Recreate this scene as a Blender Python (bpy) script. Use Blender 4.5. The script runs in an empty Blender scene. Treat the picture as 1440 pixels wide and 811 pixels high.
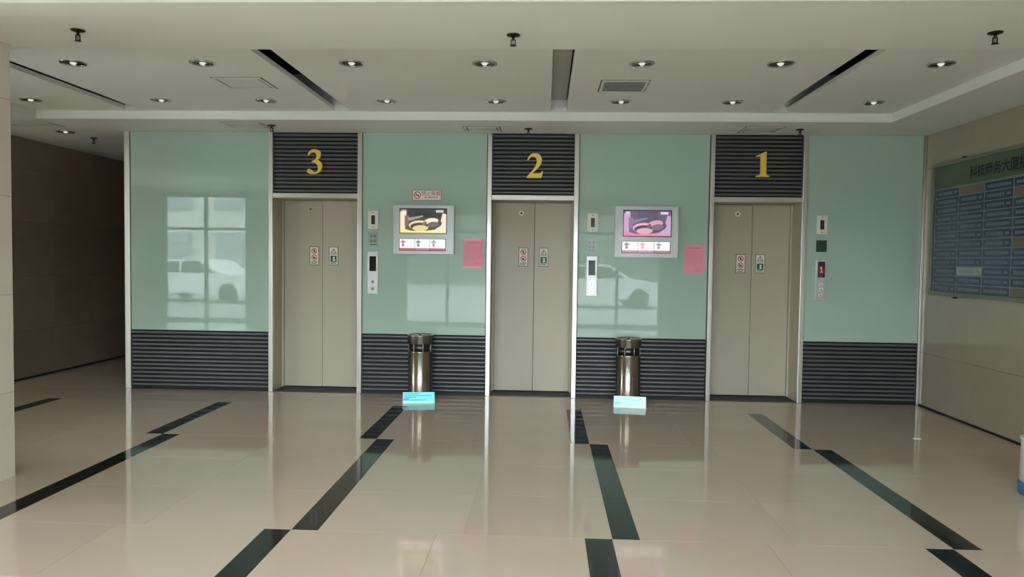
import bpy, bmesh, math, random
from mathutils import Matrix, Vector
random.seed(7)
SC = bpy.context.scene
COL = SC.collection

# ------------------------------------------------------------------ camera
f, PITCH, YAW, ROLL = 1031.1, -.0389, .0447, .0132
def cam_axis(u, v, w):
    c, s = math.cos(ROLL), math.sin(ROLL); u, v = c*u + s*v, -s*u + c*v
    x, y, z = u, w, -v
    c, s = math.cos(PITCH), math.sin(PITCH); y, z = c*y - s*z, s*y + c*z
    c, s = math.cos(YAW), math.sin(YAW); x, y = c*x - s*y, s*x + c*y
    return Vector((x, y, z))
cam = bpy.data.cameras.new('camera')
cam.sensor_width = 36.0
cam.lens = f / 1440 * 36
cam.clip_start = .05
cam_o = bpy.data.objects.new('camera', cam)
rx, ry, rz = cam_axis(1, 0, 0), cam_axis(0, -1, 0), -cam_axis(0, 0, 1)
cam_o.matrix_world = Matrix(((rx.x, ry.x, rz.x, 0), (rx.y, ry.y, rz.y, 0), (rx.z, ry.z, rz.z, 1.5), (0, 0, 0, 1)))
COL.objects.link(cam_o)
SC.camera = cam_o

# ------------------------------------------------------------------ exposure, sky, daylight
SC.view_settings.view_transform = 'Standard'
SC.view_settings.look = 'None'
SC.view_settings.gamma = 1
SC.view_settings.use_curve_mapping = False
EXPOSURE = 0.0
SC.view_settings.exposure = EXPOSURE
SKY = 25.5
EM = 1.0 / 2 ** EXPOSURE              # emission that shows as plain white
SC.cycles.max_bounces = 10
SC.cycles.diffuse_bounces = 6
SC.cycles.sample_clamp_indirect = 6
W = bpy.data.worlds.new('sky'); SC.world = W
W.use_nodes = True
bg = W.node_tree.nodes['Background']
bg.inputs['Color'].default_value = (.88, .95, 1.04, 1)
bg.inputs['Strength'].default_value = SKY

FY = -0.6                             # glazed front wall just behind the camera
def portal(name, x0, x1, z0, z1):
    L = bpy.data.lights.new(name, 'AREA'); L.shape = 'RECTANGLE'
    L.size = x1 - x0; L.size_y = z1 - z0
    L.cycles.is_portal = True
    o = bpy.data.objects.new(name, L); COL.objects.link(o)
    o.location = ((x0 + x1)/2, FY - .12, (z0 + z1)/2)
    o.rotation_euler = (math.radians(90), 0, 0)      # -Z looks to +Y, into the hall
OPEN = [(-8.85, -6.9, 0.0, 2.93), (-3.2, 2.6, 0.0, 2.58)]
for i, q in enumerate(OPEN): portal('daylight_portal', *q)
SIDE = (0.6, 3.9, .5, 2.6)             # added unseen side window, brings daylight to the hall's left: y0, y1, z0, z1
pl = bpy.data.lights.new('daylight_portal', 'AREA'); pl.shape = 'RECTANGLE'; pl.size = SIDE[1] - SIDE[0]; pl.size_y = SIDE[3] - SIDE[2]; pl.cycles.is_portal = True
po = bpy.data.objects.new('daylight_portal', pl); COL.objects.link(po); po.location = (-9.15, (SIDE[0] + SIDE[1])/2, (SIDE[2] + SIDE[3])/2)
po.rotation_euler = (math.radians(90), 0, math.radians(-90))

# ------------------------------------------------------------------ materials
def lin(c):
    r = []
    for v in c:
        v /= 255.0
        r.append(v/12.92 if v <= .04045 else ((v + .055)/1.055)**2.4)
    return (*r, 1)
def mat(name, rgb, rough=.5, metal=0.0, spec=.5, var=0.0, scale=4.0, bump=0.0, aniso=0, stretch=(1, 1, 1), piece=0.0, coat=0.0):
    m = bpy.data.materials.new(name); m.use_nodes = True
    nt = m.node_tree; b = nt.nodes['Principled BSDF']
    base = lin(rgb)
    b.inputs['Base Color'].default_value = base
    b.inputs['Roughness'].default_value = rough
    b.inputs['Metallic'].default_value = metal
    b.inputs['Specular IOR Level'].default_value = spec
    b.inputs['Coat Weight'].default_value = coat
    b.inputs['Coat Roughness'].default_value = .03
    if aniso:                                      # brushed round the cylinder: highlights run vertically
        tg = nt.nodes.new('ShaderNodeTangent'); tg.direction_type = 'RADIAL'; tg.axis = 'Z'
        b.inputs['Anisotropic'].default_value = aniso; b.inputs['Anisotropic Rotation'].default_value = .25
        nt.links.new(tg.outputs['Tangent'], b.inputs['Tangent'])
    if var or bump or piece:
        tc = nt.nodes.new('ShaderNodeTexCoord'); mp = nt.nodes.new('ShaderNodeMapping')
        mp.inputs['Scale'].default_value = stretch
        nt.links.new(tc.outputs['Object'], mp.inputs['Vector'])
        n = nt.nodes.new('ShaderNodeTexNoise'); n.inputs['Scale'].default_value = scale
        n.inputs['Detail'].default_value = 5; n.inputs['Roughness'].default_value = .6
        nt.links.new(mp.outputs['Vector'], n.inputs['Vector'])
        last = n.outputs['Fac']
        if piece:
            oi = nt.nodes.new('ShaderNodeObjectInfo'); mx = nt.nodes.new('ShaderNodeMix')
            mx.inputs['Factor'].default_value = piece
            nt.links.new(last, mx.inputs['A']); nt.links.new(oi.outputs['Random'], mx.inputs['B'])
            last = mx.outputs['Result']
        if var:
            r = nt.nodes.new('ShaderNodeValToRGB')
            r.color_ramp.elements[0].position = .25; r.color_ramp.elements[1].position = .75
            r.color_ramp.elements[0].color = [base[i]*(1 - var) for i in range(3)] + [1]
            r.color_ramp.elements[1].color = [min(1, base[i]*(1 + var)) for i in range(3)] + [1]
            nt.links.new(last, r.inputs['Fac']); nt.links.new(r.outputs['Color'], b.inputs['Base Color'])
        if bump:
            bp = nt.nodes.new('ShaderNodeBump'); bp.inputs['Strength'].default_value = bump; bp.inputs['Distance'].default_value = .002
            nt.links.new(n.outputs['Fac'], bp.inputs['Height']); nt.links.new(bp.outputs['Normal'], b.inputs['Normal'])
    return m
def glow(name, rgb, k=1.0):
    m = bpy.data.materials.new(name); m.use_nodes = True
    b = m.node_tree.nodes['Principled BSDF']
    c = lin(rgb)
    b.inputs['Base Color'].default_value = (.05, .05, .05, 1)
    b.inputs['Roughness'].default_value = .3
    b.inputs['Emission Color'].default_value = c
    b.inputs['Emission Strength'].default_value = k*EM
    return m
def pane_mat():
    m = bpy.data.materials.new('clear_glass'); m.use_nodes = True
    nt = m.node_tree; nt.nodes.remove(nt.nodes['Principled BSDF'])
    out = nt.nodes['Material Output']
    t = nt.nodes.new('ShaderNodeBsdfTransparent'); t.inputs['Color'].default_value = (.9, .93, .91, 1)
    g = nt.nodes.new('ShaderNodeBsdfGlossy'); g.inputs['Roughness'].default_value = .02
    fr = nt.nodes.new('ShaderNodeFresnel'); mx = nt.nodes.new('ShaderNodeMixShader')
    nt.links.new(fr.outputs['Fac'], mx.inputs['Fac']); nt.links.new(t.outputs['BSDF'], mx.inputs[1])
    nt.links.new(g.outputs['BSDF'], mx.inputs[2]); nt.links.new(mx.outputs['Shader'], out.inputs['Surface'])
    return m
M = dict(
    white=mat('ceiling_paint', (228, 228, 221), .85, var=.02, scale=1.5),
    slotdark=mat('trough_paint', (200, 198, 186), .9),
    tile=mat('cream_polished_tile', (193, 174, 156), .055, var=.05, scale=2.2, piece=.35, spec=.7),
    black=mat('black_polished_tile', (32, 33, 32), .06, var=.3, scale=8, piece=.3, spec=.55),
    grout=mat('floor_grout', (150, 138, 122), .7),
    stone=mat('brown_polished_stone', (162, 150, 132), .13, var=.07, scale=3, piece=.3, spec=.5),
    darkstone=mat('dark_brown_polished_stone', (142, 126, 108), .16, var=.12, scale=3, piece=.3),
    pillar=mat('cream_stone', (214, 202, 190), .25, var=.05, scale=3, piece=.3),
    joint=mat('stone_joint', (70, 64, 54), .8),
    glass=mat('mint_back_painted_glass', (168, 192, 177), .012, spec=.55, var=.02, scale=.8),
    slat=mat('charcoal_ribbed_metal', (104, 104, 107), .38, metal=.35, var=.08, scale=6),
    gap=mat('black_backing', (10, 10, 11), .7),
    steel=mat('brushed_steel', (205, 200, 192), .3, metal=1, var=.04, scale=30, stretch=(1, 1, .05)),
    polished=mat('polished_steel', (172, 162, 150), .27, metal=1, aniso=.95),
    bandsteel=mat('smoked_steel', (84, 80, 76), .3, metal=1),
    door=mat('beige_lift_door', (184, 174, 156), .42, var=.03, scale=2.5, stretch=(1, 1, .3)),
    reveal=mat('beige_door_reveal', (176, 164, 142), .4),
    sill=mat('dark_sill_metal', (74, 66, 56), .4, metal=.7),
    rubber=mat('black_rubber', (14, 14, 14), .6),
    gold=mat('gold_letter', (248, 208, 96), .34, metal=.3),
    plate=mat('ivory_plastic', (232, 230, 214), .4),
    greyplate=mat('satin_steel_plate', (196, 196, 194), .35, metal=.6),
    blackglass=mat('black_display_glass', (10, 9, 9), .08),
    darkgreen=mat('dark_green_plate', (34, 58, 48), .4),
    silver=mat('silver_housing', (200, 202, 204), .35, metal=.25),
    paper=mat('white_paper', (236, 234, 224), .6),
    red=mat('red_print', (196, 40, 44), .6),
    ink=mat('dark_print', (44, 40, 38), .6),
    green=mat('green_print', (20, 96, 60), .6),
    pink=mat('pink_paper', (232, 150, 166), .7, var=.05, scale=9),
    pinkline=mat('pink_print', (218, 130, 148), .7),
    tape=mat('pale_tape', (236, 176, 180), .4),
    alu=mat('board_aluminium', (122, 126, 110), .45, metal=.35),
    rule=mat('pale_board_rule', (128, 140, 146), .4),
    navyback=mat('navy_board_back', (40, 52, 70), .3),
    ventshadow=mat('vent_painted_shade', (58, 58, 52), .8),
    boardgreen=mat('sage_board_glass', (80, 96, 74), .25),
    plateblue=mat('navy_name_plate', (42, 56, 82), .25, piece=.6, var=.18, scale=3),
    platepale=mat('pale_name_plate', (160, 174, 170), .3),
    platebrown=mat('brown_name_plate', (104, 92, 78), .35),
    letter=mat('pale_letter', (104, 120, 138), .5),
    navy=mat('navy_letter', (8, 16, 34), .7, spec=.2),
    chrome=mat('chrome', (210, 208, 204), .16, metal=1),
    bronze=mat('sprinkler_bronze', (62, 52, 42), .35, metal=.9),
    ventgrey=mat('vent_grey', (218, 217, 208), .6),
    ventdark=mat('vent_dark', (140, 140, 130), .8),
    pane=pane_mat(),
    frame=mat('grey_window_frame', (120, 120, 118), .5, metal=.3),
    frontwall=mat('front_wall_paint', (178, 172, 158), .8),
    facadewhite=mat('white_street_facade', (214, 212, 204), .85), paving=mat('street_paving', (120, 119, 115), .9, var=.1, scale=2),
    facade=mat('street_facade', (92, 96, 92), .85, var=.05, scale=.5),
    paleglass=mat('pale_window_glass', (134, 142, 144), .2), facadewin=mat('facade_window_glass', (60, 70, 76), .15),
    carpaint=mat('white_car_paint', (235, 236, 236), .2, coat=.6),
    carglass=mat('car_glass', (18, 22, 24), .08),
    tyre=mat('tyre_rubber', (16, 16, 16), .8),
    bluebin=mat('blue_plastic', (58, 104, 140), .4),
    whiteplastic=mat('white_plastic', (236, 236, 232), .4),
    bulb=glow('lamp_bulb_glow', (255, 250, 240), .75),
    cyan=glow('backlit_cyan', (130, 244, 250), 1.0),
    cyanwhite=glow('backlit_pale_cyan', (205, 253, 255), 1.15),
    cyanblue=glow('backlit_blue', (96, 176, 240), 1.0),
    cyandark=glow('backlit_teal_line', (50, 140, 150), .8),
    led=glow('red_led', (255, 60, 90), 1.0),
)
def G(rgb, k=1.0):
    key = 'screen_%02x%02x%02x' % rgb
    if key not in M: M[key] = glow(key, rgb, k)
    return key

# ------------------------------------------------------------------ mesh builder
class MB:
    def __init__(s): s.bm = bmesh.new(); s.mats = []
    def mi(s, key):
        if key not in s.mats: s.mats.append(key)
        return s.mats.index(key)
    def box(s, x0, x1, y0, y1, z0, z1, m, bevel=0):
        x0, x1 = min(x0, x1), max(x0, x1); y0, y1 = min(y0, y1), max(y0, y1); z0, z1 = min(z0, z1), max(z0, z1)
        v = [s.bm.verts.new(p) for p in ((x0,y0,z0),(x1,y0,z0),(x1,y1,z0),(x0,y1,z0),(x0,y0,z1),(x1,y0,z1),(x1,y1,z1),(x0,y1,z1))]
        fs = [s.bm.faces.new([v[i] for i in q]) for q in ((3,2,1,0),(4,5,6,7),(0,1,5,4),(1,2,6,5),(2,3,7,6),(3,0,4,7))]
        k = s.mi(m)
        for q in fs: q.material_index = k
        if bevel:
            es = list({e for q in fs for e in q.edges})
            r = bmesh.ops.bevel(s.bm, geom=es, offset=bevel, segments=2, affect='EDGES', profile=.5)
            for q in r['faces']: q.material_index = k
        return s
    def prism(s, pts, y0, y1, m):
        """pts in x,z; extruded from y0 (front) to y1 (back)."""
        k = s.mi(m)
        a = [s.bm.verts.new((p[0], y0, p[1])) for p in pts]; b = [s.bm.verts.new((p[0], y1, p[1])) for p in pts]
        n = len(pts); fs = [s.bm.faces.new(a), s.bm.faces.new(b[::-1])]
        for i in range(n): fs.append(s.bm.faces.new((a[i], b[i], b[(i+1) % n], a[(i+1) % n])))
        for q in fs: q.material_index = k
        big = [q for q in fs if len(q.verts) > 4]
        bmesh.ops.recalc_face_normals(s.bm, faces=fs)
        if big:
            r = bmesh.ops.triangulate(s.bm, faces=big)
            for q in r['faces']: q.material_index = k
        return s
    def lathe(s, prof, m, n=32, c=(0, 0), smooth=True, axis='z'):
        """prof: (r, h) list or (r, h, material); turned about z (or y)."""
        rings = []
        for p in prof:
            ring = []
            for i in range(n):
                a = 2*math.pi*i/n; x, y = p[0]*math.cos(a), p[0]*math.sin(a)
                ring.append(s.bm.verts.new((c[0] + x, c[1] + y, p[1]) if axis == 'z' else (c[0] + x, p[1], c[1] + y)))
            rings.append(ring)
        k = s.mi(m); fs = []
        for j in range(len(rings) - 1):
            for i in range(n):
                q = s.bm.faces.new((rings[j][i], rings[j][(i+1) % n], rings[j+1][(i+1) % n], rings[j+1][i]))
                q.smooth = smooth; q.material_index = k; fs.append(q)
        for r in (rings[0], rings[-1]):
            q = s.bm.faces.new(r); q.material_index = k; fs.append(q)
        bmesh.ops.recalc_face_normals(s.bm, faces=fs)
        return s
    def disc(s, x, y, z, r, t, m, n=24, axis='y'):
        return s.lathe([(r, y), (r, y + t)], m, n, (x, z), False, 'y') if axis == 'y' else s.lathe([(r, z), (r, z + t)], m, n, (x, y), False)
    def ring(s, x, z, r0, r1, y0, y1, m, n=28):
        return s.lathe_closed([(r1, y0), (r1, y1), (r0, y1), (r0, y0)], m, n, (x, z))
    def lathe_closed(s, prof, m, n, c, axis='y', smooth=False):
        rings = []
        for p in prof:
            rings.append([s.bm.verts.new((c[0] + p[0]*math.cos(2*math.pi*i/n), p[1], c[1] + p[0]*math.sin(2*math.pi*i/n)) if axis == 'y' else
                         (c[0] + p[0]*math.cos(2*math.pi*i/n), c[1] + p[0]*math.sin(2*math.pi*i/n), p[1])) for i in range(n)])
        k = s.mi(m); fs = []
        for j in range(len(rings)):
            A, B = rings[j], rings[(j+1) % len(rings)]
            for i in range(n):
                q = s.bm.faces.new((A[i], A[(i+1) % n], B[(i+1) % n], B[i])); q.material_index = k; q.smooth = smooth; fs.append(q)
        bmesh.ops.recalc_face_normals(s.bm, faces=fs)
        return s
    def text(s, body, size, x, z, y, m, bold=0.0, sx=1.0):
        """flat lettering facing -y, centred on x, baseline z."""
        c = bpy.data.curves.new('lettering', 'FONT'); c.body = body; c.size = size; c.align_x = 'CENTER'; c.offset = bold
        c.resolution_u = 3
        o = bpy.data.objects.new('lettering', c); COL.objects.link(o)
        dg = bpy.context.evaluated_depsgraph_get(); me = bpy.data.meshes.new_from_object(o.evaluated_get(dg))
        k = s.mi(m); vs = [s.bm.verts.new((x + v.co.x*sx, y, z + v.co.y)) for v in me.vertices]
        for p in me.polygons:
            try: q = s.bm.faces.new([vs[i] for i in p.vertices]); q.material_index = k
            except ValueError: pass
        bpy.data.objects.remove(o); bpy.data.curves.remove(c); bpy.data.meshes.remove(me)
        return s
    def build(s, name, parent=None, loc=(0, 0, 0), rot=None):
        me = bpy.data.meshes.new(name); s.bm.to_mesh(me); s.bm.free()
        for k in s.mats: me.materials.append(M[k])
        o = bpy.data.objects.new(name, me); COL.objects.link(o); o.location = loc
        if rot: o.rotation_euler = rot
        if parent: o.parent = parent
        return o
def thing(name, label, cat, loc=(0, 0, 0), rz=0, group=None):
    o = bpy.data.objects.new(name, None); o.empty_display_size = .1; COL.objects.link(o)
    o.location = loc; o.rotation_euler = (0, 0, rz); o['label'] = label; o['category'] = cat
    if group: o['group'] = group
    return o
def tag(o, label, cat, group=None):
    o['label'] = label; o['category'] = cat
    if group: o['group'] = group
    return o
def struct(o): o['kind'] = 'structure'; return o
def copy_of(o, parent, loc, name=None):
    c = o.copy(); COL.objects.link(c); c.parent = parent; c.location = loc
    return c
def dup(root, loc, label):
    r = root.copy(); COL.objects.link(r); r.location = loc; r['label'] = label
    for ch in list(root.children):
        c = ch.copy(); COL.objects.link(c); c.parent = r
        for g in list(ch.children):
            d = g.copy(); COL.objects.link(d); d.parent = c
    return r

WY = 8.0                                # face of the lift wall
ZS, ZC, ZT = 2.87, 2.953, 3.30         # soffit, coffer ceiling, trough top
XR, XL, XC = 4.02, -9.0, -6.2           # right wall, hall's left wall, corridor's left wall
XE = -4.69                              # left end of the lift wall
PILX0, PILX1, PILY0, PILY1 = -4.27, -3.55, 4.02, 4.74

# ------------------------------------------------------------------ floor
fl = MB(); fl.box(XL - .3, XR + .3, 3.2, 13.2, -.2, -.0025, 'grout'); fl.box(XL - .3, XR + .3, FY - .3, 3.2, -.2, 0, 'tile')
floor = struct(fl.build('floor'))
ROWH = .6851
tile_cache = {}
def tile(x0, x1, y0, y1, m):
    g = .0008
    w, d = round(x1 - x0 - 2*g, 4), round(y1 - y0 - 2*g, 4)
    if w < .03 or d < .03: return
    key = (w, d, m)
    name = 'black_floor_tile' if m == 'black' else 'floor_tile'
    if key not in tile_cache:
        b = MB(); b.box(-w/2, w/2, -d/2, d/2, -.012, 0, m)
        o = b.build(name, floor, ((x0 + x1)/2, (y0 + y1)/2, 0)); tile_cache[key] = o
    else: copy_of(tile_cache[key], floor, ((x0 + x1)/2, (y0 + y1)/2, 0))
STR = [-5.145, -3.345, -1.526, .236, 2.036]
SW = .148
rows = []
y = WY + .0
for k in range(0, 7): rows.append((k, WY - .645 - (k - 1)*ROWH if k else WY, None))
ytop = WY
for k in range(7):
    h = .645 if k == 0 else ROWH
    y1, y0 = ytop, ytop - h; ytop = y0
    off = 0 if k in (0, 1, 2, 6) else .15
    xs = [(XL, None)]
    edges = []
    s0 = [s + off for s in STR]
    first = s0[0]
    # left of the first stripe
    x = first
    while x > XL + .01:
        xa = max(XL, x - .825); tile(xa, x, y0, y1, 'tile'); x = xa
    for i, s in enumerate(s0):
        nxt = s0[i + 1] if i + 1 < len(s0) else None
        if k == 0: a = s
        else: tile(s, s + SW, y0, y1, 'black'); a = s + SW
        if nxt is not None:
            mid = (a + nxt)/2; tile(a, mid, y0, y1, 'tile'); tile(mid, nxt, y0, y1, 'tile')
        else:
            while a < XR - .01:
                b2 = min(XR, a + .825); tile(a, b2, y0, y1, 'tile'); a = b2
# corridor beside the lift block
y = WY
while y < 12.9:
    for xa, xb in ((-9.0 + 2.8, -5.44), (-5.44, -4.69)):
        tile(xa, xb, y, min(13.0, y + ROWH), 'tile')
    y += ROWH

# ------------------------------------------------------------------ ceiling
ce = MB()
SLOT = [(-4.21, -4.06), (-2.095, -1.945), (.033, .185), (2.146, 2.29)]
CX0, CX1, CY0, CY1 = -5.18, 3.31, 4.83, 7.27
ce.box(XL - .3, XR + .3, FY - .3, 13.2, ZT, ZT + .3, 'joint')                # slab over everything, coloured dark as shade above the slots
ce.box(XL - .3, XR + .3, CY1, 13.2, ZS, ZT, 'white')                         # rear soffit and corridor
ce.box(CX1, XR + .3, CY0, CY1, ZS, ZT, 'white')                              # right soffit
ce.box(XL - .3, CX0, CY0, CY1, ZS, ZT, 'white')                              # left soffit
ceiling = struct(ce.build('ceiling'))
bm_ = MB(); bm_.box(XL - .3, XR + .3, 3.945, CY0, ZS, ZT, 'white'); bm_.build('ceiling_beam', ceiling)
SY1 = 7.2
xs = [CX0] + [v for s in SLOT for v in s] + [CX1]
for i in range(0, len(xs), 2):
    b = MB(); b.box(xs[i], xs[i+1], CY0, SY1, ZC, ZC + .038, 'white'); b.box(xs[i], xs[i+1], CY0, SY1, ZC + .0385, ZC + .043, 'gap'); b.build('ceiling_panel', ceiling)  # black top layer paints the shade inside the slot cavity
for s in SLOT: MB().box(s[0] + .004, s[1] - .004, CY0, SY1, ZC + .105, ZC + .12, 'slotdark').build('added_trough_strip', ceiling)  # pale strip added to catch light so the middle slot reads grey
b = MB(); b.box(CX0, CX1, SY1, CY1, ZC, ZT, 'white'); b.build('ceiling_panel', ceiling)
b = MB(); b.box(XL - .3, XR + .3, FY - .3, 3.945, ZC, ZT, 'white'); b.build('ceiling_panel', ceiling)

# ------------------------------------------------------------------ walls
def struct_box(name, *boxes):
    b = MB()
    for q in boxes: b.box(*q)
    return struct(b.build(name))
COURSE = [0.0, .575, 1.226, 1.876, 2.51, 2.868]
def clad(parent, axis, fixed, a0, a1, step, m, t=.02, sign=1):
    """stone slabs on a wall: axis 'x' wall plane at x=fixed, running along y from a0 to a1."""
    cache = {}
    n = max(1, round((a1 - a0)/step)); st = (a1 - a0)/n; g = .0012
    for j in range(len(COURSE) - 1):
        h = COURSE[j+1] - COURSE[j]
        key = round(h, 3)
        for i in range(n):
            c = a0 + (i + .5)*st
            loc = (fixed, c, COURSE[j]) if axis == 'x' else (c, fixed, COURSE[j])
            if key in cache: copy_of(cache[key], parent, loc); continue
            b = MB()
            lo, hi = (0, t*sign) if sign > 0 else (t*sign, 0)
            if axis == 'x': b.box(lo, hi, -st/2 + g, st/2 - g, g, h - g, m)
            else: b.box(-st/2 + g, st/2 - g, lo, hi, g, h - g, m)
            cache[key] = b.build('stone_panel', parent, loc)
wr = struct_box('wall_right', (XR + .0215, XR + .35, FY - .3, WY + .6, -.01, ZS, 'joint'))
clad(wr, 'x', XR, FY, WY, .86, 'stone')
wl = struct_box('wall_left', (XC - .35, XC - .0215, 8.2, 13.2, -.01, ZS, 'joint'), (XL, XC - .35, 8.2, 8.6, -.01, ZS, 'frontwall'))
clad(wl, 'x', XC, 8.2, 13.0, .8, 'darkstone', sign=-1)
struct_box('wall_far_left', (XL - .3, XL, FY - .3, SIDE[0], -.01, ZT, 'frontwall'), (XL - .3, XL, SIDE[1], 8.6, -.01, ZT, 'frontwall'),
           (XL - .3, XL, SIDE[0], SIDE[1], -.01, SIDE[2], 'frontwall'), (XL - .3, XL, SIDE[0], SIDE[1], SIDE[3], ZT, 'frontwall'))
sw = MB()
for z in (SIDE[2], SIDE[3] - .06): sw.box(XL - .2, XL - .12, SIDE[0], SIDE[1], z, z + .06, 'frame')
for i in range(6): yy = SIDE[0] + (SIDE[1] - SIDE[0] - .06)*i/5; sw.box(XL - .2, XL - .12, yy, yy + .06, SIDE[2] + .06, SIDE[3] - .06, 'frame')
sw = struct(sw.build('window_3'))  # added unseen window, put in for more light from the left
for i in range(5):
    ya, yb = SIDE[0] + (SIDE[1] - SIDE[0] - .06)*i/5 + .06, SIDE[0] + (SIDE[1] - SIDE[0] - .06)*(i + 1)/5
    MB().box(XL - .162, XL - .158, ya, yb, SIDE[2] + .06, SIDE[3] - .06, 'pane').build('pane', sw)
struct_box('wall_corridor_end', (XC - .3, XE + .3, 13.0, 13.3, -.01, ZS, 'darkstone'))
bb = struct(MB().box(XR - .012, XR - .0005, 0, WY - .02, 0, .018, 'rubber').build('dark_strip_right'))  # thin dark strip along the foot of the right wall
bb2 = struct(MB().box(XC + .0005, XC + .012, 8.2, 12.98, 0, .018, 'rubber').build('dark_strip_left'))  # matching thin dark strip along the corridor wall
pil = struct_box('pillar', (PILX0 + .0215, PILX1 - .0215, PILY0 + .0215, PILY1 - .0215, -.01, ZS, 'joint'))
clad(pil, 'x', PILX1, PILY0 + .02, PILY1 - .02, .7, 'pillar', sign=-1)
clad(pil, 'x', PILX0, PILY0 + .02, PILY1 - .02, .7, 'pillar', sign=1)
clad(pil, 'y', PILY0, PILX0, PILX1, .7, 'pillar', sign=1)
clad(pil, 'y', PILY1, PILX0, PILX1, .7, 'pillar', sign=-1)

# lift wall: core blocks with three door openings
LIFT = {3: (-3.01, -2.065), 2: (-.592, .302), 1: (1.803, 2.732)}
RD = .31                                                       # recess depth
DH, TB = 2.15, 2.205                                           # door head, top of the transom bar
PANELS = [(-4.625, -3.06), (-2.013, -.645), (.355, 1.75), (2.785, 3.99)]
core = MB()
cx = [XE + .03] + [v for k in (3, 2, 1) for v in LIFT[k]] + [XR + .02]
for i in range(0, len(cx), 2): core.box(cx[i] + (.0 if i == 0 else .012), cx[i+1] - .012 if i < 6 else cx[i+1], WY + .035, WY + 1.2, -.01, ZS, 'gap')
for k in LIFT: core.box(LIFT[k][0] - .012, LIFT[k][1] + .012, WY + .035, WY + 1.2, DH + .03, ZS, 'gap')
core.box(-4, 4, WY + .5, WY + .7, -.01, ZS, 'gap')  # added unseen backing, blocks light leaking through the door seams
core.box(XE + .03, XE + .3, WY + .6, 13.0, -.01, ZS, 'darkstone')
wb = struct(core.build('wall_back'))
SLZ0, SLZ1 = .03, .662
def slat_mesh(w, h, d):
    b = MB()
    pts = []
    # rounded rib, profile in y (out = negative) and z, run along x
    prof = [(0, -h/2), (-d*.75, -h*.42), (-d, -h*.2), (-d, h*.2), (-d*.75, h*.42), (0, h/2)]
    k = b.mi('slat')
    A = [b.bm.verts.new((-w/2, p[0], p[1])) for p in prof]; B = [b.bm.verts.new((w/2, p[0], p[1])) for p in prof]
    for i in range(len(prof) - 1): b.bm.faces.new((A[i], B[i], B[i+1], A[i+1])).material_index = k
    b.bm.faces.new(A[::-1]); b.bm.faces.new(B)
    bmesh.ops.recalc_face_normals(b.bm, faces=b.bm.faces)
    return b
def slats(parent, w, z0, z1, n, y):
    p = (z1 - z0)/n; first = None
    for i in range(n):
        loc = (0, y, z0 + (i + .5)*p)
        if first is None: first = slat_mesh(w, p*.47, .014).build('slat', parent, loc)
        else: copy_of(first, parent, loc)
for x0, x1 in PANELS:
    c = (x0 + x1)/2; w = x1 - x0 - .004
    MB().box(-w/2, w/2, 0, .03, 0, ZS - .668, 'glass', .002).build('glass_panel', wb, (c, WY, .667))
    p = MB().box(-w/2, w/2, .012, .032, SLZ0, SLZ1, 'gap').box(-w/2, w/2, .004, .03, 0, SLZ0, 'rubber').build('slat_cladding', wb, (c, WY, 0))
    slats(p, w, SLZ0, SLZ1, 14, .012)
    MB().box(-w/2, w/2, -.002, .012, SLZ1, .667, 'gap').build('glass_edge_trim', wb, (c, WY, 0))
struct(MB().box(XE, -4.627, WY - .012, WY + .05, 0, ZS - .001, 'steel', .003).box(XE, XE + .028, WY + .05, WY + .5, 0, ZS - .001, 'steel').build('trim_1'))
struct(MB().box(3.992, 4.018, WY - .008, WY + .03, 0, ZS - .001, 'steel', .002).build('trim_2'))

# ------------------------------------------------------------------ lifts
def bez(p, segs):
    out = [p]
    for s in segs:
        if len(s) == 2: out.append(s); continue
        a = out[-1]; b, c, d = s
        for i in range(1, 9):
            t = i/8; u = 1 - t
            out.append(tuple(u**3*a[q] + 3*u*u*t*b[q] + 3*u*t*t*c[q] + t**3*d[q] for q in (0, 1)))
    return out
DIG = {
 1: [(.065,0),(.435,0),(.435,.03),(.37,.045),(.34,.085),(.34,.688),(.305,.688),(.06,.575),(.06,.545),(.13,.565),(.17,.555),(.185,.52),(.185,.085),(.155,.045),(.065,.03)],
 2: bez((.02,0), [(.43,0),(.478,.19),(.45,.19),((.42,.135),(.40,.125),(.37,.125)),(.17,.125),((.36,.29),(.45,.39),(.44,.52)),((.43,.62),(.36,.688),(.25,.688)),((.13,.688),(.05,.60),(.03,.50)),(.06,.49),((.09,.56),(.13,.59),(.19,.59)),((.26,.59),(.30,.54),(.30,.46)),((.30,.36),(.20,.22),(.02,.03))]),
 3: bez((.03,.52), [((.06,.62),(.13,.688),(.23,.688)),((.34,.688),(.41,.63),(.41,.55)),((.41,.48),(.38,.43),(.31,.395)),((.41,.35),(.455,.29),(.455,.21)),((.455,.07),(.34,-.014),(.17,-.014)),((.07,-.014),(.015,.02),(.015,.07)),((.015,.11),(.045,.13),(.08,.13)),((.15,.13),(.17,.04),(.24,.04)),((.30,.04),(.335,.09),(.335,.155)),((.335,.25),(.27,.31),(.15,.32)),(.15,.345),((.24,.37),(.29,.42),(.29,.50)),((.29,.56),(.25,.60),(.19,.60)),((.13,.60),(.09,.57),(.06,.51))]),
}
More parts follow.
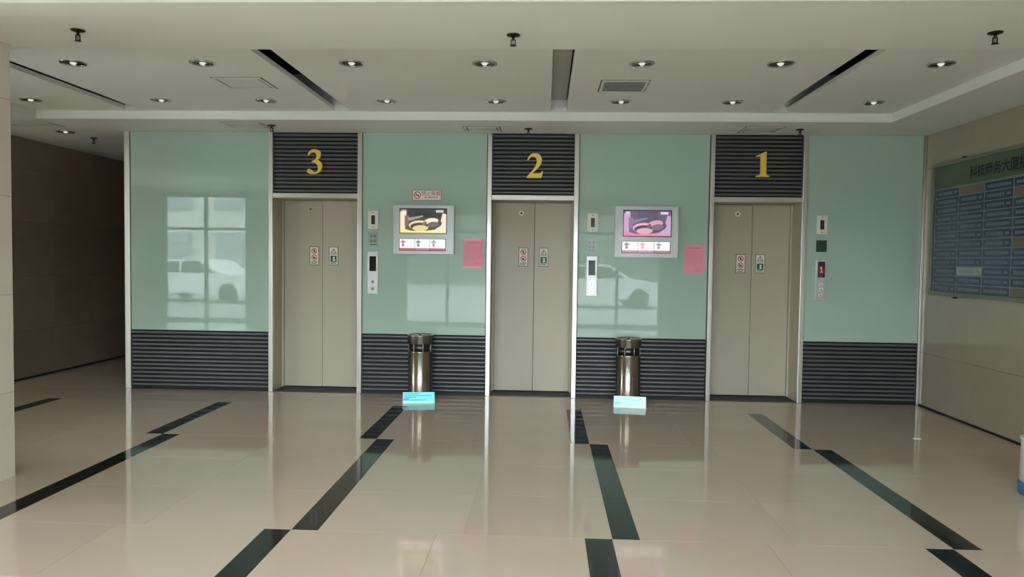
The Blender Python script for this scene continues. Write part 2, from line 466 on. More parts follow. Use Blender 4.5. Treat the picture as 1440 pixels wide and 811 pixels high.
def sticker_left(leaf, x, z):
    b = MB(); w, h = .105, .212
    b.box(-w/2, w/2, -.0015, 0, -h/2, h/2, 'ink').box(-w/2 + .006, w/2 - .006, -.002, 0, -h/2 + .006, h/2 - .006, 'paper')
    b.ring(-.0, .055, .024, .032, -.0026, -.001, 'red'); b.prism([(-.026, .072), (-.02, .078), (.026, .038), (.02, .032)], -.0028, -.001, 'red')
    b.box(-.008, .008, -.0024, -.001, .04, .07, 'ink')
    b.ring(0, -.02, .024, .032, -.0026, -.001, 'red'); b.prism([(-.026, -.003), (-.02, .003), (.026, -.037), (.02, -.043)], -.0028, -.001, 'red')
    b.box(-.014, .012, -.0024, -.001, -.034, -.012, 'ink')
    for i in range(3): b.box(-.036, .036 - .012*(i == 2), -.0024, -.001, -.066 - i*.013, -.060 - i*.013, 'ink')
    return b.build('prohibition_sticker', leaf, (x, 0, z))
def sticker_right(leaf, x, z):
    b = MB(); w, h = .105, .212
    b.box(-w/2, w/2, -.0015, 0, -h/2, h/2, 'ink').box(-w/2 + .006, w/2 - .006, -.002, 0, -h/2 + .006, h/2 - .006, 'paper')
    b.prism([(-.036, .03), (.036, .03), (0, .09)], -.0024, -.001, 'ink'); b.prism([(-.024, .037), (.024, .037), (0, .078)], -.0028, -.001, 'paper')
    b.box(-.004, .004, -.0032, -.001, .05, .068, 'red'); b.box(-.004, .004, -.0032, -.001, .041, .046, 'red')
    b.box(-.04, .04, -.0024, -.001, .016, .021, 'ink')
    b.box(-.036, .036, -.0026, -.001, -.068, .004, 'green')
    b.disc(.004, -.0032, -.02, .012, .001, 'paper', 14); b.prism([(-.012, -.056), (.02, -.056), (.016, -.034), (-.004, -.032)], -.0032, -.001, 'paper')
    for i in range(2): b.box(-.036, .03, -.0024, -.001, -.092 + i*.012, -.086 + i*.012, 'ink')
    return b.build('warning_sticker', leaf, (x, 0, z))
WHERE = {3: 'leftmost lift, gold number 3 above its beige double door',
         2: 'middle lift, gold number 2 above its beige double door',
         1: 'rightmost lift, gold number 1 above its beige double door'}
SEAM = {3: -2.55, 2: -.125, 1: 2.302}
STK = {3: (-2.646, -2.423, 1.518), 2: (-.248, -.018, 1.534), 1: (2.182, 2.398, 1.493)}
HOLE = {3: (-2.69, 2.05, False), 2: (-.277, 2.03, True), 1: (2.137, 2.043, True)}
for k, (x0, x1) in LIFT.items():
    c = (x0 + x1)/2
    t = thing('lift_entrance', WHERE[k], 'lift', (c, WY, 0), 0, 'lift entrances in the back wall')
    a, b_ = x0 - c, x1 - c
    pw0, pw1 = .047, .05
    for sx in (-1, 1):
        xa = (a - pw0, a) if sx < 0 else (b_, b_ + pw1)
        MB().box(xa[0], xa[1], -.02, .03, 0, ZS - .001, 'steel', .004).build('jamb_post', t)
    MB().box(a, b_, -.016, .03, DH, TB, 'steel', .004).build('transom_bar', t)
    # recess lining
    r = MB(); r.box(a - .011, a, .0305, RD + .05, 0, DH, 'reveal'); r.box(b_, b_ + .011, .0305, RD + .05, 0, DH, 'reveal')
    r.box(a - .011, b_ + .011, .0305, RD + .05, DH, DH + .025, 'reveal')
    r.build('door_reveal', t)
    # inner door frame
    for sx in (-1, 1):
        xa = (a, a + .018) if sx < 0 else (b_ - .018, b_)
        MB().box(xa[0], xa[1], RD - .03, RD + .04, .012, DH - .001, 'door').build('inner_jamb', t)
    sl = MB(); sl.box(a, b_, -.002, RD + .04, -.02, .006, 'sill')
    for gy in (.05, .1, .15, .2, .25): sl.box(a + .01, b_ - .01, gy, gy + .012, .006, .0085, 'rubber')
    sl.build('door_sill', t)
    seam = SEAM[k] - c
    for sx in (-1, 1):
        la, lb = (a + .02, seam - .002) if sx < 0 else (seam + .002, b_ - .02)
        L = MB().box(la, lb, 0, .04, .014, DH - .004, 'door', .003).build('door_leaf', t, (0, RD, 0))
        if sx < 0:
            sticker_left(L, STK[k][0] - c, STK[k][2])
            hx, hz, light = HOLE[k]
            if light: MB().ring(hx - c, hz, .012, .03, -.004, 0, 'paper').disc(hx - c, -.003, hz, .012, .003, 'ink').build('key_hole', L)
            else: MB().disc(hx - c, -.003, hz, .01, .003, 'ink').build('key_hole', L)
        else: sticker_right(L, STK[k][1] - c, STK[k][2])
    w = b_ - a - .002
    h = MB().box(-w/2, w/2, .012, .032, TB, ZS - .001, 'gap').build('header_panel', t)
    slats(h, w, TB + .004, ZS - .008, 15, .012)
    nx = {3: -2.54, 2: -.125, 1: 2.305}[k] - c; s = .27/.70
    zz = {3: 2.418, 2: 2.39, 1: 2.421}[k]
    cxm = {1: .25, 2: .25, 3: .235}[k]
    MB().prism([(nx + (p[0] - cxm)*s, zz + p[1]*s) for p in DIG[k]], -.028, -.002, 'gold').build('floor_number', t)

# ------------------------------------------------------------------ wall fittings (local frame: -y comes out of the wall)
BY = WY - .0005
def intercom(x, z, label):
    t = thing('intercom_plate', label, 'intercom', (x, BY, z), 0, 'ivory intercom plates beside the lifts')
    MB().box(-.056, .056, -.014, 0, -.1, .1, 'plate', .004).build('faceplate', t)
    g = MB().box(-.02, .022, -.0155, -.0145, -.05, .05, 'ink').build('speaker_grille', t)
    b = MB()
    for i in range(5): b.box(-.014, .016, -.0165, -.0155, -.04 + i*.02, -.034 + i*.02, 'bandsteel')
    b.build('grille_bars', g)
    for z_ in (.08, -.08): MB().disc(0, -.0165, z_, .006, .002, 'ink', 12).build('screw', t)
intercom(-1.892, 1.92, 'ivory intercom plate nearest the left lift, left of the left screen')
intercom(.508, 1.915, 'ivory intercom plate just right of the middle lift')
intercom(2.947, 1.918, 'ivory intercom plate just right of the right lift')
def call_panel(x, z0, z1, disp, label, btn, led=False):
    zc = (z0 + z1)/2; h = (z1 - z0)/2
    t = thing('call_panel', label, 'lift button panel', (x, BY, zc), 0, 'lift call panels')
    MB().box(-.058, .058, -.012, 0, -h, h, 'greyplate', .003).build('faceplate', t)
    d0, d1 = disp[1] - zc, disp[0] - zc
    d = MB().box(-.037, .037, -.0145, -.0125, d0, d1, 'blackglass').build('display', t)
    if led:
        MB().prism([(-.016, d0 + .05), (.016, d0 + .05), (.016, d0 + .062), (.006, d0 + .062), (.006, d0 + .115), (-.006, d0 + .115), (-.018, d0 + .1), (-.018, d0 + .09), (-.006, d0 + .095), (-.006, d0 + .062), (-.016, d0 + .062)], -.016, -.0146, 'led').build('lit_digit', d)
    for bz in btn:
        q = MB().disc(0, -.018, bz - zc, .021, .006, 'chrome', 20).build('call_button', t)
        MB().prism([(-.009, bz - zc - .007), (.009, bz - zc - .007), (0, bz - zc + .009)], -.0195, -.018, 'ink').build('arrow', q)
    return t
call_panel(-1.893, 1.107, 1.576, (1.521, 1.358), 'steel call panel left of the left screen, dark display', (1.165, 1.24))
call_panel(.507, 1.121, 1.552, (1.506, 1.345), 'steel call panel just right of the middle lift, dark display', (1.17, 1.25))
call_panel(2.953, 1.11, 1.546, (1.523, 1.357), 'steel call panel just right of the right lift, red digit lit', (1.17, 1.225, 1.28), True)
def code_sticker(x, z, w, h, base, mark, label):
    b = MB().box(-w/2, w/2, -.002, 0, -h/2, h/2, base)
    for i in range(2):
        for j in range(2):
            qx, qz = -w*.2 + i*w*.4, h*.2 - j*h*.36
            b.box(qx - w*.15, qx + w*.15, -.0026, -.001, qz - h*.02, qz + h*.02, mark)
            b.box(qx - w*.02, qx + w*.02, -.0026, -.001, qz - h*.13, qz + h*.13, mark)
            b.box(qx - w*.13, qx + w*.13, -.0026, -.001, qz + h*.09, qz + h*.12, mark)
    b.box(-w*.36, w*.36, -.0026, -.001, -h*.42, -h*.37, mark)
    tag(b.build('notice_sticker', None, (x, BY, z)), label, 'sticker')
M['mintsticker'] = mat('mint_sticker', (150, 170, 150), .4)
M['greysticker'] = mat('grey_sticker', (190, 198, 196), .4); M['greyink'] = mat('grey_print', (120, 128, 126), .5)
code_sticker(-1.893, 1.709, .1, .15, 'mintsticker', 'ink', 'small mint sticker with dark lettering above the leftmost call panel')
code_sticker(.501, 1.668, .105, .14, 'greysticker', 'greyink', 'small pale grey sticker between intercom and call panel by the middle lift')
tag(MB().box(-.056, .056, -.006, 0, -.062, .062, 'darkgreen', .002).build('blank_plate', None, (2.95, BY, 1.691)), 'square dark green plate between intercom and call panel by the right lift', 'plate')

# no smoking sign
t = thing('no_smoking_sign', 'white no-smoking sign with red circle above the left screen', 'sign', (-1.302, BY, 2.194))
M['signedge'] = mat('sign_edge', (176, 150, 140), .5)
MB().box(-.165, .165, -.004, 0, -.062, .062, 'signedge', .001).box(-.152, .152, -.0052, -.001, -.05, .05, 'paper').build('sign_plate', t)
b = MB().ring(-.105, 0, .031, .04, -.0066, -.005, 'red')
b.prism([(-.134, .023), (-.128, .029), (-.076, -.023), (-.082, -.029)], -.0068, -.005, 'red')
b.box(-.13, -.085, -.006, -.005, -.007, .003, 'ink').box(-.083, -.079, -.006, -.005, -.007, .003, 'red')
b.build('no_smoking_symbol', t)
MB().text('禁止吸烟', .052, .045, .0, -.0058, 'red', .0004).text('NO SMOKING', .024, .045, -.03, -.0058, 'red', .0006).build('lettering', t)

# pink notices
def notice(x, z, w, h, label, taped):
    t = thing('pink_notice', label, 'notice', (x, BY, z), 0, 'pink paper notices on the glass')
    MB().box(-w/2, w/2, -.0015, 0, -h/2, h/2, 'pink').build('paper_sheet', t)
    b = MB()
    b.box(-w*.28, w*.28, -.002, -.001, h*.36, h*.41, 'pinkline')
    for i in range(7): b.box(-w*.4, w*(.4 if i != 6 else .1), -.002, -.001, h*(.26 - i*.08), h*(.275 - i*.08), 'pinkline')
    b.box(w*.05, w*.4, -.002, -.001, -h*.38, -h*.365, 'pinkline')
    b.build('print', t)['kind'] = 'stuff'
    if taped:
        for z_ in (h/2, -h/2): MB().box(-w*.46, w*.4, -.0026, -.0014, z_ - .016, z_ + .012, 'tape').build('tape_strip', t)
notice(-.787, 1.567, .23, .3, 'pink notice taped to glass just left of the middle lift', True)
notice(1.607, 1.533, .226, .31, 'pink notice on glass just left of the right lift', False)

# advertising screens
def screen(x0, x1, z0, z1, sc, st, label, pal):
    c, zc = (x0 + x1)/2, (z0 + z1)/2
    t = thing('advertising_screen', label, 'screen', (c, BY, zc), 0, 'advertising screens on the glass')
    w, h = (x1 - x0)/2, (z1 - z0)/2
    MB().box(-w, w, -.045, 0, -h, h, 'silver', .008).build('housing', t)
    r = MB(); e = .02
    r.box(-w + .004, w - .004, -.052, -.045, h - e, h - .004, 'silver').box(-w + .004, w - .004, -.052, -.045, -h + .004, -h + e, 'silver')
    r.box(-w + .004, -w + e, -.052, -.045, -h + e, h - e, 'silver').box(w - e, w - .004, -.052, -.045, -h + e, h - e, 'silver')
    r.build('bezel', t)
    sx0, sx1, sz0, sz1 = sc[0] - c, sc[1] - c, sc[2] - zc, sc[3] - zc
    sw, sh = sx1 - sx0, sz1 - sz0
    lcd = MB().box(sx0 - .008, sx1 + .008, -.0475, -.0455, sz0 - .008, sz1 + .008, 'blackglass').build('display', t)
    pb = MB(); lay = [0]
    def P(pts, col, k=1.0):
        lay[0] += 1; y = -.0478 - lay[0]*.00012
        pb.prism([(sx0 + p[0]*sw, sz0 + p[1]*sh) for p in pts], y, y + .0001, G(pal.get(col, col), k))
    def ell(cx_, cz_, rx_, rz_, a0=0, a1=360, n=28, tilt=0):
        o = []
        for i in range(n):
            a = math.radians(a0 + (a1 - a0)*i/(n - (0 if a1 - a0 == 360 else 1)))
            px, pz = rx_*math.cos(a), rz_*math.sin(a)
            ct, stt = math.cos(math.radians(tilt)), math.sin(math.radians(tilt))
            o.append((cx_ + px*ct - pz*stt, cz_ + px*stt + pz*ct))
        return o
    P([(0, 0), (1, 0), (1, 1), (0, 1)], 'mid')
    P([(.16, .45), (1, .62), (1, 1), (.16, 1)], 'dark')
    P([(.3, .55), (.72, .6), (.72, .98), (.3, .98)], 'darker')
    P([(0, 0), (.1, 0), (.14, .9), (0, .9)], 'wall')
    P([(.1, .3), (.18, .3), (.2, .72), (.1, .72)], 'brown')
    P([(0, 0), (1, 0), (1, .2), (.6, .1), (.25, .08), (0, .22)], 'table')
    P([(.7, .05), (1, .05), (1, .8), (.92, .82), (.86, .3)], 'wall')
    P([(.16, .62), (.5, .74), (.5, .68), (.2, .5)], 'steelish')
    P(ell(.55, .38, .36, .27, tilt=12), 'pan')
    P(ell(.42, .33, .23, .19, tilt=10), 'bowl')
    P(ell(.42, .29, .2, .14, tilt=10), 'darkfood')
    P(ell(.44, .2, .17, .12, tilt=6), 'food')
    P(ell(.68, .5, .16, .12, tilt=24), 'hand')
    P(ell(.72, .36, .13, .11, tilt=24), 'shade')
    P(ell(.53, .4, .05, .09, tilt=-20), 'herb')
    P([(.04, .9), (.13, .9), (.13, .96), (.04, .96)], 'label')
    P([(.78, .86), (.94, .86), (.94, .96), (.78, .96)], 'label')
    pb.build('picture', lcd)
    qx0, qx1, qz0, qz1 = st[0] - c, st[1] - c, st[2] - zc, st[3] - zc
    strip = MB().box(qx0 - .004, qx1 + .004, -.0475, -.0455, qz0 - .03, qz1 + .004, 'blackglass').build('lower_display', t)
    cw = (qx1 - qx0)/3
    for i in range(3):
        a = qx0 + i*cw + .002; b_ = qx0 + (i + 1)*cw - .002
        q = MB(); q.box(a, b_, -.0485, -.0476, qz0, qz1, G((252, 248, 250))); q.box(a, b_, -.0485, -.0476, qz0 - .024, qz0 - .002, G(pal['bar%d' % i]))
        gx = a + cw*pal['mark']; col = G(pal['logo%d' % i]); hh = qz1 - qz0
        q.prism([(gx - .028, qz0 + hh*.78), (gx + .028, qz0 + hh*.78), (gx + .022, qz0 + hh*.58), (gx - .022, qz0 + hh*.58)], -.049, -.0486, col)
        q.prism([(gx - .006, qz0 + hh*.95), (gx + .006, qz0 + hh*.95), (gx + .006, qz0 + hh*.3), (gx - .006, qz0 + hh*.3)], -.0492, -.0486, col)
        q.prism([(gx - .016, qz0 + hh*.46), (gx + .016, qz0 + hh*.46), (gx + .008, qz0 + hh*.16), (gx - .008, qz0 + hh*.16)], -.0491, -.0486, col)
        q.box(gx + .04, b_ - .012, -.0489, -.0486, qz0 + hh*.18, qz0 + hh*.26, G((240, 214, 222)))
        q.build('advert_cell', strip)
    MB().box(-.06, .06, -.0495, -.045, -h + .026, -h + .034, 'greyplate').build('trim_label', t)
    return t
PAL1 = dict(mid=(92, 70, 58), dark=(36, 36, 38), darker=(20, 20, 22), wall=(246, 226, 204), brown=(132, 92, 82), table=(246, 232, 150), steelish=(150, 156, 160), pan=(70, 48, 36),
            bowl=(236, 216, 176), darkfood=(70, 40, 30), food=(226, 212, 140), hand=(244, 228, 200), shade=(104, 92, 84), herb=(120, 116, 62), label=(206, 206, 206),
            logo0=(206, 92, 130), logo1=(140, 120, 128), logo2=(170, 140, 150), bar0=(196, 62, 72), bar1=(190, 92, 116), bar2=(172, 60, 88), mark=.22)
PAL2 = dict(mid=(112, 74, 124), dark=(96, 84, 118), darker=(84, 74, 104), wall=(196, 164, 198), brown=(150, 108, 140), table=(222, 130, 156), steelish=(134, 116, 146), pan=(86, 58, 96),
            bowl=(226, 178, 202), darkfood=(72, 44, 70), food=(222, 166, 186), hand=(214, 158, 174), shade=(126, 96, 118), herb=(110, 80, 96), label=(220, 214, 222),
            logo0=(130, 120, 126), logo1=(236, 160, 184), logo2=(150, 140, 146), bar0=(204, 132, 148), bar1=(198, 146, 172), bar2=(176, 116, 122), mark=.28)
screen(-1.665, -.994, 1.549, 2.086, (-1.586, -1.082, 1.781, 2.04), (-1.592, -1.088, 1.615, 1.713), 'silver advertising screen left of the middle lift, warm yellow food picture', PAL1)
screen(.743, 1.425, 1.542, 2.098, (.839, 1.341, 1.775, 2.045), (.823, 1.336, 1.62, 1.714), 'silver advertising screen right of the middle lift, purple and pink food picture', PAL2)

# ------------------------------------------------------------------ bins and their lit base signs
def bin_(x, y, label):
    t = thing('ashtray_bin', label, 'bin', (x, y, 0), 0, 'steel bins by the wall')
    MB().lathe([(.12, 0), (.128, .004), (.128, .03), (.122, .034), (.122, .5), (.128, .506), (.128, .52)], 'polished', 48).build('body', t)
    o = MB().lathe([(.118, .519), (.118, .6)], 'bandsteel', 48).build('opening_band', t)
    b = MB()
    for i in range(8):
        a = math.pi/4*i + .39; b.box(.119*math.cos(a) - .004, .119*math.cos(a) + .004, .119*math.sin(a) - .004, .119*math.sin(a) + .004, .521, .598, 'bandsteel')
    b.build('band_posts', o)
    MB().lathe([(.119, .599), (.128, .602), (.128, .682), (.131, .686), (.131, .694), (.118, .699), (.11, .69)], 'polished', 48).build('top_ring', t)
    MB().lathe([(.11, .66), (.11, .69), (.06, .684), (.015, .686), (.015, .7)], 'bandsteel', 40).build('ash_tray', t)
    t.scale = (1.07, 1.07, .98)
    return t
bin_(-1.336, 7.855, 'tall round steel bin between the left and middle lifts')
bin_(.902, 7.855, 'tall round steel bin between the middle and right lifts')
def lit_sign(x, y, label, pale):
    # low wedge whose lit face leans far back towards the bin
    t = thing('floor_light_sign', label, 'sign', (x, y, 0), math.atan2(-x, y), 'lit signs in front of the bins')
    TL = math.radians(58); ln = .168; dy, dz = ln*math.sin(TL), ln*math.cos(TL)
    b = MB(); k = b.mi('whiteplastic')
    A = [b.bm.verts.new(q) for q in ((-.166, 0, 0), (-.166, 0, .004), (-.166, dy, dz + .004), (-.166, dy + .008, dz), (-.166, dy + .008, 0))]
    B = [b.bm.verts.new((.166, v.co.y, v.co.z)) for v in A]
    b.bm.faces.new(A); b.bm.faces.new(B[::-1])
    for q in range(5): b.bm.faces.new((A[q], B[q], B[(q + 1) % 5], A[(q + 1) % 5]))
    bmesh.ops.recalc_face_normals(b.bm, faces=b.bm.faces)
    b.build('case', t)
    m = 'cyanwhite' if pale else 'cyan'
    face = MB().box(-.162, .162, -.003, -.0002, .003, ln - .003, m).build('lit_face', t, (0, 0, .004), (-TL, 0, 0))
    b = MB(); q = ln/.112
    for z, a, c in [(.094, -.15, .0), (.074, -.15, .13), (.057, -.15, -.03), (.030, -.09, .08)]:
        b.box(a, c, -.0036, -.003, (z - .0022)*q, (z + .0022)*q, 'cyandark' if not pale else 'cyan')
    b.box(-.158, -.098, -.0036, -.003, .026*q, .048*q, 'cyanblue' if not pale else 'cyan'); b.box(-.158, .15, -.0036, -.003, .006*q, .018*q, 'cyanwhite')
    b.build('print', face)['kind'] = 'stuff'
lit_sign(-1.288, 7.5, 'glowing cyan sign at the foot of the left bin', False)
lit_sign(.888, 7.515, 'glowing pale cyan sign at the foot of the right bin', True)

# ------------------------------------------------------------------ directory board on the right wall (local x runs along the wall towards the camera)
t = thing('directory_board', 'large dark blue directory board with name plates on the right wall', 'board', (XR - .0005, 7.79, 0), -math.pi/2)
# local: x = distance from the far end towards the camera, -y = out of the wall (towards -X)
LW, Z0, Z1 = 2.22, 1.20, 2.53
MB().box(.03, LW - .03, -.03, 0, 2.27, Z1 - .02, 'boardgreen').build('title_panel', t)
MB().box(.03, LW - .03, -.03, 0, Z0 + .02, 2.2695, 'navyback').build('back_panel', t)
for q, nm in (((0, LW, Z1 - .035, Z1), 'frame_rail'), ((0, LW, Z0, Z0 + .04), 'frame_rail'), ((0, .035, Z0 + .04, Z1 - .035), 'frame_stile'), ((LW - .035, LW, Z0 + .04, Z1 - .035), 'frame_stile')):
    MB().box(q[0], q[1], -.05, 0, q[2], q[3], 'alu', .004).build(nm, t)
MB().box(.04, LW - .04, -.036, -.03, 2.268, 2.278, 'alu').build('title_rule', t)
tb = MB()
for i, ch in enumerate('科技商务大厦指南'):
    tb.text(ch, .125, .71 + i*.121, 2.335, -.0325, 'navy', .0008)
tb.build('title_lettering', t)
for z, x in ((Z1 + .004, .52), (Z0 - .02, .44)): MB().box(x - .02, x + .02, -.03, 0, z, z + .016, 'rubber').build('mounting_clip', t)
colw, rowh, ztop = .408, .0857, 2.262
pcache = {}
lb_cache = {}
for ci in range(5):
    for ri in range(12):
        x0 = .085 + ci*.415; zt = ztop - ri*rowh
        m = 'plateblue'
        if (ci, ri) == (1, 9): m = 'platepale'
        elif (ci, ri) in ((1, 0), (3, 1), (3, 6), (3, 11)): m = 'platebrown'
        loc = (x0 + colw/2, -.03, zt - rowh/2)
        if m not in pcache: p = pcache[m] = MB().box(-colw/2, colw/2, -.008, 0, -rowh/2 + .007, rowh/2 - .007, m).build('name_plate', t, loc)
        else: p = copy_of(pcache[m], t, loc)
        if m == 'platebrown': continue
        v = (ci*5 + ri*3) % 4; key = (v, m == 'platepale')
        if key not in lb_cache:
            b = MB(); rr = random.Random(v); x = -.17
            while x < (.05 + .03*v):
                w = rr.uniform(.022, .034); b.box(x, x + w, -.0088, -.008, -.014, .014, 'letter' if m != 'platepale' else 'greyink'); x += w + .008
            b.box(.11, .165, -.0088, -.008, -.011, .011, 'letter' if m != 'platepale' else 'greyink')
            lb_cache[key] = b.build('print', p); lb_cache[key]['kind'] = 'stuff'
        else: copy_of(lb_cache[key], p, (0, 0, 0))
for ci in range(6): MB().box(.0795 + ci*.415 - .001, .0795 + ci*.415 + .001 + .0035, -.042, -.03, Z0 + .04, 2.268, 'rule').build('divider', t)
rl = []
for ri in range(13):
    MB().box(.082, LW - .06, -.0405, -.03, ztop - ri*rowh - .004, ztop - ri*rowh + .004, 'rule').build('row_rule', t)

# white and blue bin at the right edge
t = thing('white_bin', 'white plastic bin with blue base at the right edge of the floor', 'bin', (3.145 + .16, 4.9, 0))
MB().lathe([(.15, 0), (.16, .01), (.16, .085), (.155, .09)], 'bluebin', 32).build('base', t)
MB().lathe([(.154, .09), (.15, .36), (.158, .365), (.158, .375), (.14, .375)], 'whiteplastic', 32).build('body', t)

tag(MB().prism([(-.035, 0), (.03, 0), (.038, .004), (-.02, .006)], -.012, .012, 'paper').build('paper_scrap', None, (3.235, 6.44, .0005)), 'small white paper scrap on the tiles by the right wall', 'litter')

# ------------------------------------------------------------------ ceiling fittings
def downlight(z):
    t = thing('recessed_downlight', '', 'ceiling light', (0, 0, z), 0, 'recessed ceiling downlights')
    MB().lathe_closed([(.072, -.001), (.078, -.008), (.094, -.007), (.098, 0), (.094, .0), (.074, .0)], 'chrome', 28, (0, 0), 'z', True).build('trim_ring', t)
    MB().lathe_closed([(.073, -.001), (.066, -.0035), (.03, -.0015), (.03, -.001)], 'bandsteel', 28, (0, 0), 'z', True).build('reflector', t)
    MB().lathe([(.022, 0), (.02, -.008), (.012, -.014), (.003, -.016)], 'bulb', 20).build('bulb', t)
    return t
FR = [-3.607, -2.604, -1.467, -.47, .688, 1.691, 2.83]; BR = [-4.88, -3.616, -2.619, -1.483, -.473, .67, 1.675, 2.924]
ORD = ['first', 'second', 'third', 'fourth', 'fifth', 'sixth', 'seventh', 'eighth']
d0 = None
for row, xs_, y in (('front', FR, 5.48), ('back', BR, 6.78)):
    for i, x in enumerate(xs_):
        lab = 'round recessed downlight, %s from left in the %s ceiling row' % (ORD[i], row)
        if d0 is None: d0 = downlight(ZC); d0.location = (x, y, ZC); d0['label'] = lab
        else: dup(d0, (x, y, ZC), lab)
dup(d0, (-5.392, 8.043, ZS), 'round recessed downlight over the dark corridor on the left')

def vent(x, y, z, w, d, label, louvre):
    t = thing('ceiling_vent', label, 'air vent', (x, y, z), 0, 'rectangular ceiling vents')
    e = .022
    fr = MB(); fr.box(-w/2, w/2, -d/2, -d/2 + e, -.007, 0, 'ventgrey').box(-w/2, w/2, d/2 - e, d/2, -.007, 0, 'ventgrey')
    fr.box(-w/2, -w/2 + e, -d/2 + e, d/2 - e, -.007, 0, 'ventgrey').box(w/2 - e, w/2, -d/2 + e, d/2 - e, -.007, 0, 'ventgrey'); fr.build('frame', t)
    MB().box(-w/2 + e, w/2 - e, -d/2 + e, d/2 - e, -.002, 0, 'ventdark' if louvre else 'ventshadow').build('recess', t)  # flat plate; on plain vents its dark colour paints the recess shade
    if louvre:
        n = 7; p = (d - 2*e)/n; first = None
        for i in range(n):
            loc = (0, -d/2 + e + (i + .5)*p, -.006)
            if first is None:
                b = MB(); k = b.mi('ventgrey'); hw = w/2 - e
                v = [b.bm.verts.new(q) for q in ((-hw, -p*.36, -.004), (hw, -p*.36, -.004), (hw, p*.36, .004), (-hw, p*.36, .004))]
                q = b.bm.faces.new(v); q.material_index = k
                r = bmesh.ops.extrude_face_region(b.bm, geom=[q])
                bmesh.ops.translate(b.bm, vec=(0, 0, -.002), verts=[g for g in r['geom'] if isinstance(g, bmesh.types.BMVert)])
                bmesh.ops.recalc_face_normals(b.bm, faces=b.bm.faces)
                first = b.build('louvre', t, loc)
            else: copy_of(first, t, loc)
    else:
        MB().box(-w/2 + e + .014, w/2 - e - .014, -d/2 + e + .02, d/2 - e - .02, -.005, -.0025, 'ventgrey').build('access_panel', t)
    MB().box(-w/2 - .01, w/2 + .01, -d/2 - .014, d/2 + .014, -.0012, 0, 'ventshadow').build('painted_edge_shadow', t)  # thin dark sheet, a painted shadow line round the vent frame
vent(-2.54, 6.11, ZC, .41, .37, 'plain panelled ceiling vent in coffer, left of the picture', False)
vent(.627, 6.19, ZC, .38, .4, 'louvred ceiling vent in coffer, right of the middle slot', True)
vent(-3.14, 7.6, ZS, .4, .34, 'ceiling vent in rear soffit in front of left glass panel', False)
vent(-.68, 7.73, ZS, .37, .27, 'ceiling vent in rear soffit just left of the middle lift', False)
vent(2.195, 7.71, ZS, .37, .36, 'ceiling vent in rear soffit in front of the right lift', False)
vent(-5.45, 7.59, ZS, .5, .28, 'ceiling vent at the corridor mouth on the left', False)

def sprinkler(z):
    t = thing('fire_sprinkler', '', 'sprinkler', (0, 0, z), 0, 'pendent fire sprinklers')
    MB().lathe([(.042, 0), (.04, -.006), (.02, -.012), (.012, -.012)], 'bronze', 20).build('escutcheon', t)
    b = MB().lathe([(.009, -.011), (.009, -.03), (.005, -.034)], 'bronze', 12)
    for s in (-1, 1): b.box(s*.012 - .003, s*.012 + .003, -.003, .003, -.06, -.028, 'bronze')
    b.box(-.015, .015, -.003, .003, -.063, -.058, 'bronze'); b.build('frame', t)
    MB().lathe([(.0025, -.032), (.0025, -.058)], 'bandsteel', 8).build('bulb', t)
    MB().lathe([(.006, -.062), (.02, -.065), (.02, -.067), (.006, -.067)], 'bronze', 16).build('deflector', t)
    return t
s0 = None
for x, y, lab in ((-2.878, 4.42, 'bronze fire sprinkler on front beam, left of the picture'), (-.215, 4.52, 'bronze fire sprinkler on front beam, middle of the picture'),
                  (2.618, 4.48, 'bronze fire sprinkler on front beam, right of the picture'), (-2.87, 7.585, 'bronze fire sprinkler on rear soffit by the left lift'),
                  (-.196, 7.71, 'bronze fire sprinkler on rear soffit above the middle lift'), (2.581, 7.67, 'bronze fire sprinkler on rear soffit above the right lift'),
                  (-5.335, 8.47, 'bronze fire sprinkler on the corridor ceiling at left')):
    if s0 is None: s0 = sprinkler(ZS); s0.location = (x, y, ZS); s0['label'] = lab
    else: dup(s0, (x, y, ZS), lab)

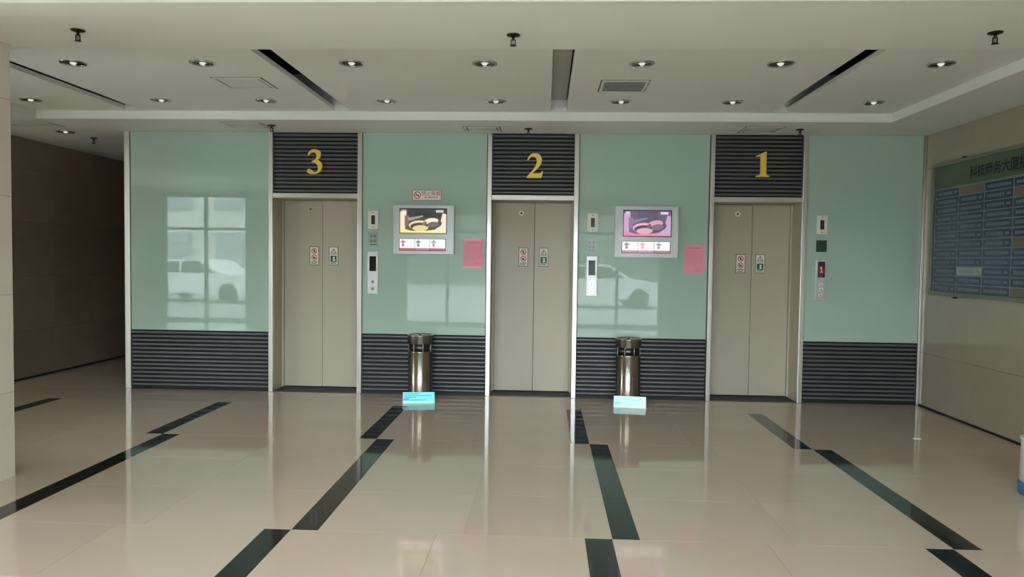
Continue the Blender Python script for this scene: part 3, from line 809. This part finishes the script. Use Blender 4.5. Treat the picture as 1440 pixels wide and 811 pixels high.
# ------------------------------------------------------------------ glazed front behind the camera and the street it mirrors
fw = MB()
xs = [XL] + [v for q in OPEN for v in q[:2]] + [XR]
for i in range(0, len(xs), 2): fw.box(xs[i], xs[i+1], FY - .25, FY, -.01, ZC, 'frontwall')
for q in OPEN: fw.box(q[0], q[1], FY - .25, FY, q[3], ZC, 'frontwall')
struct(fw.build('wall_front'))
for n, (x0, x1, z0, z1) in enumerate(OPEN):
    g = MB(); k = 2 if n == 0 else 6
    g.box(x0, x1, FY - .18, FY - .1, z1 - .07, z1, 'frame'); g.box(x0, x1, FY - .18, FY - .1, 2.1, 2.16, 'frame'); g.box(x0, x1, FY - .18, FY - .1, 0, .06, 'frame')
    for i in range(k + 1):
        x = x0 + (x1 - x0)*i/k; g.box(max(x0, x - .035), min(x1, x + .035), FY - .18, FY - .1, .06, z1 - .07, 'frame')
    wnd = struct(g.build('window_%d' % (n + 1)))
    for i in range(k): MB().box(x0 + (x1 - x0)*i/k + .035, x0 + (x1 - x0)*(i + 1)/k - .035, FY - .142, FY - .138, .06, z1 - .07, 'pane').build('pane', wnd)
struct(MB().box(-40, 30, -32, FY - .3, -.4, -.02, 'paving').build('ground'))
fc = MB().box(-9, 26, -34, -28, -.02, 4.2, 'facade')
for i in range(8): fc.box(-8 + i*4, -5.6 + i*4, -28, -27.9, 1.0, 2.9, 'facadewin')
struct(fc.build('street_building'))
fc = MB().box(-40, -10.5, -26, -18, -.02, 6.5, 'facadewhite')
for j in range(2):
    for i in range(11): fc.box(-38 + i*2.5, -36.7 + i*2.5, -18, -17.9, .6 + j*3.1, 2.6 + j*3.1, 'paleglass')
struct(fc.build('street_building'))
def car(x, y, rz, label):
    t = thing('car', label, 'car', (x, y, -.02), rz, 'white cars parked outside')
    side = [(-2.2, .3), (-2.25, .55), (-2.15, .85), (-1.7, .95), (-1.1, 1.38), (.35, 1.42), (1.05, .98), (1.95, .84), (2.2, .62), (2.2, .3)]
    b = MB().prism(side, -.86, .86, 'carpaint'); b.build('body', t)
    gl = MB()
    for s in (-1, 1):
        gl.prism([(-1.45, .97), (-1.02, 1.32), (-.4, 1.34), (-.4, .97)], s*.865 - .004, s*.865 + .004, 'carglass')
        gl.prism([(-.3, .97), (-.3, 1.34), (.3, 1.35), (.88, .98)], s*.865 - .004, s*.865 + .004, 'carglass')
    gl.build('side_windows', t)
    for sx in (-1.4, 1.35):
        for s in (-1, 1): MB().lathe([(.2, s*.78), (.32, s*.79), (.32, s*.9), (.2, s*.91)], 'tyre', 24, (sx, .32), True, 'y').build('wheel', t)
car(-11.4, -8.2, .15, 'white car parked outside, mirrored in the leftmost glass panel')
car(1.6, -8.4, -.1, 'white car parked outside, mirrored in the glass right of the middle lift')
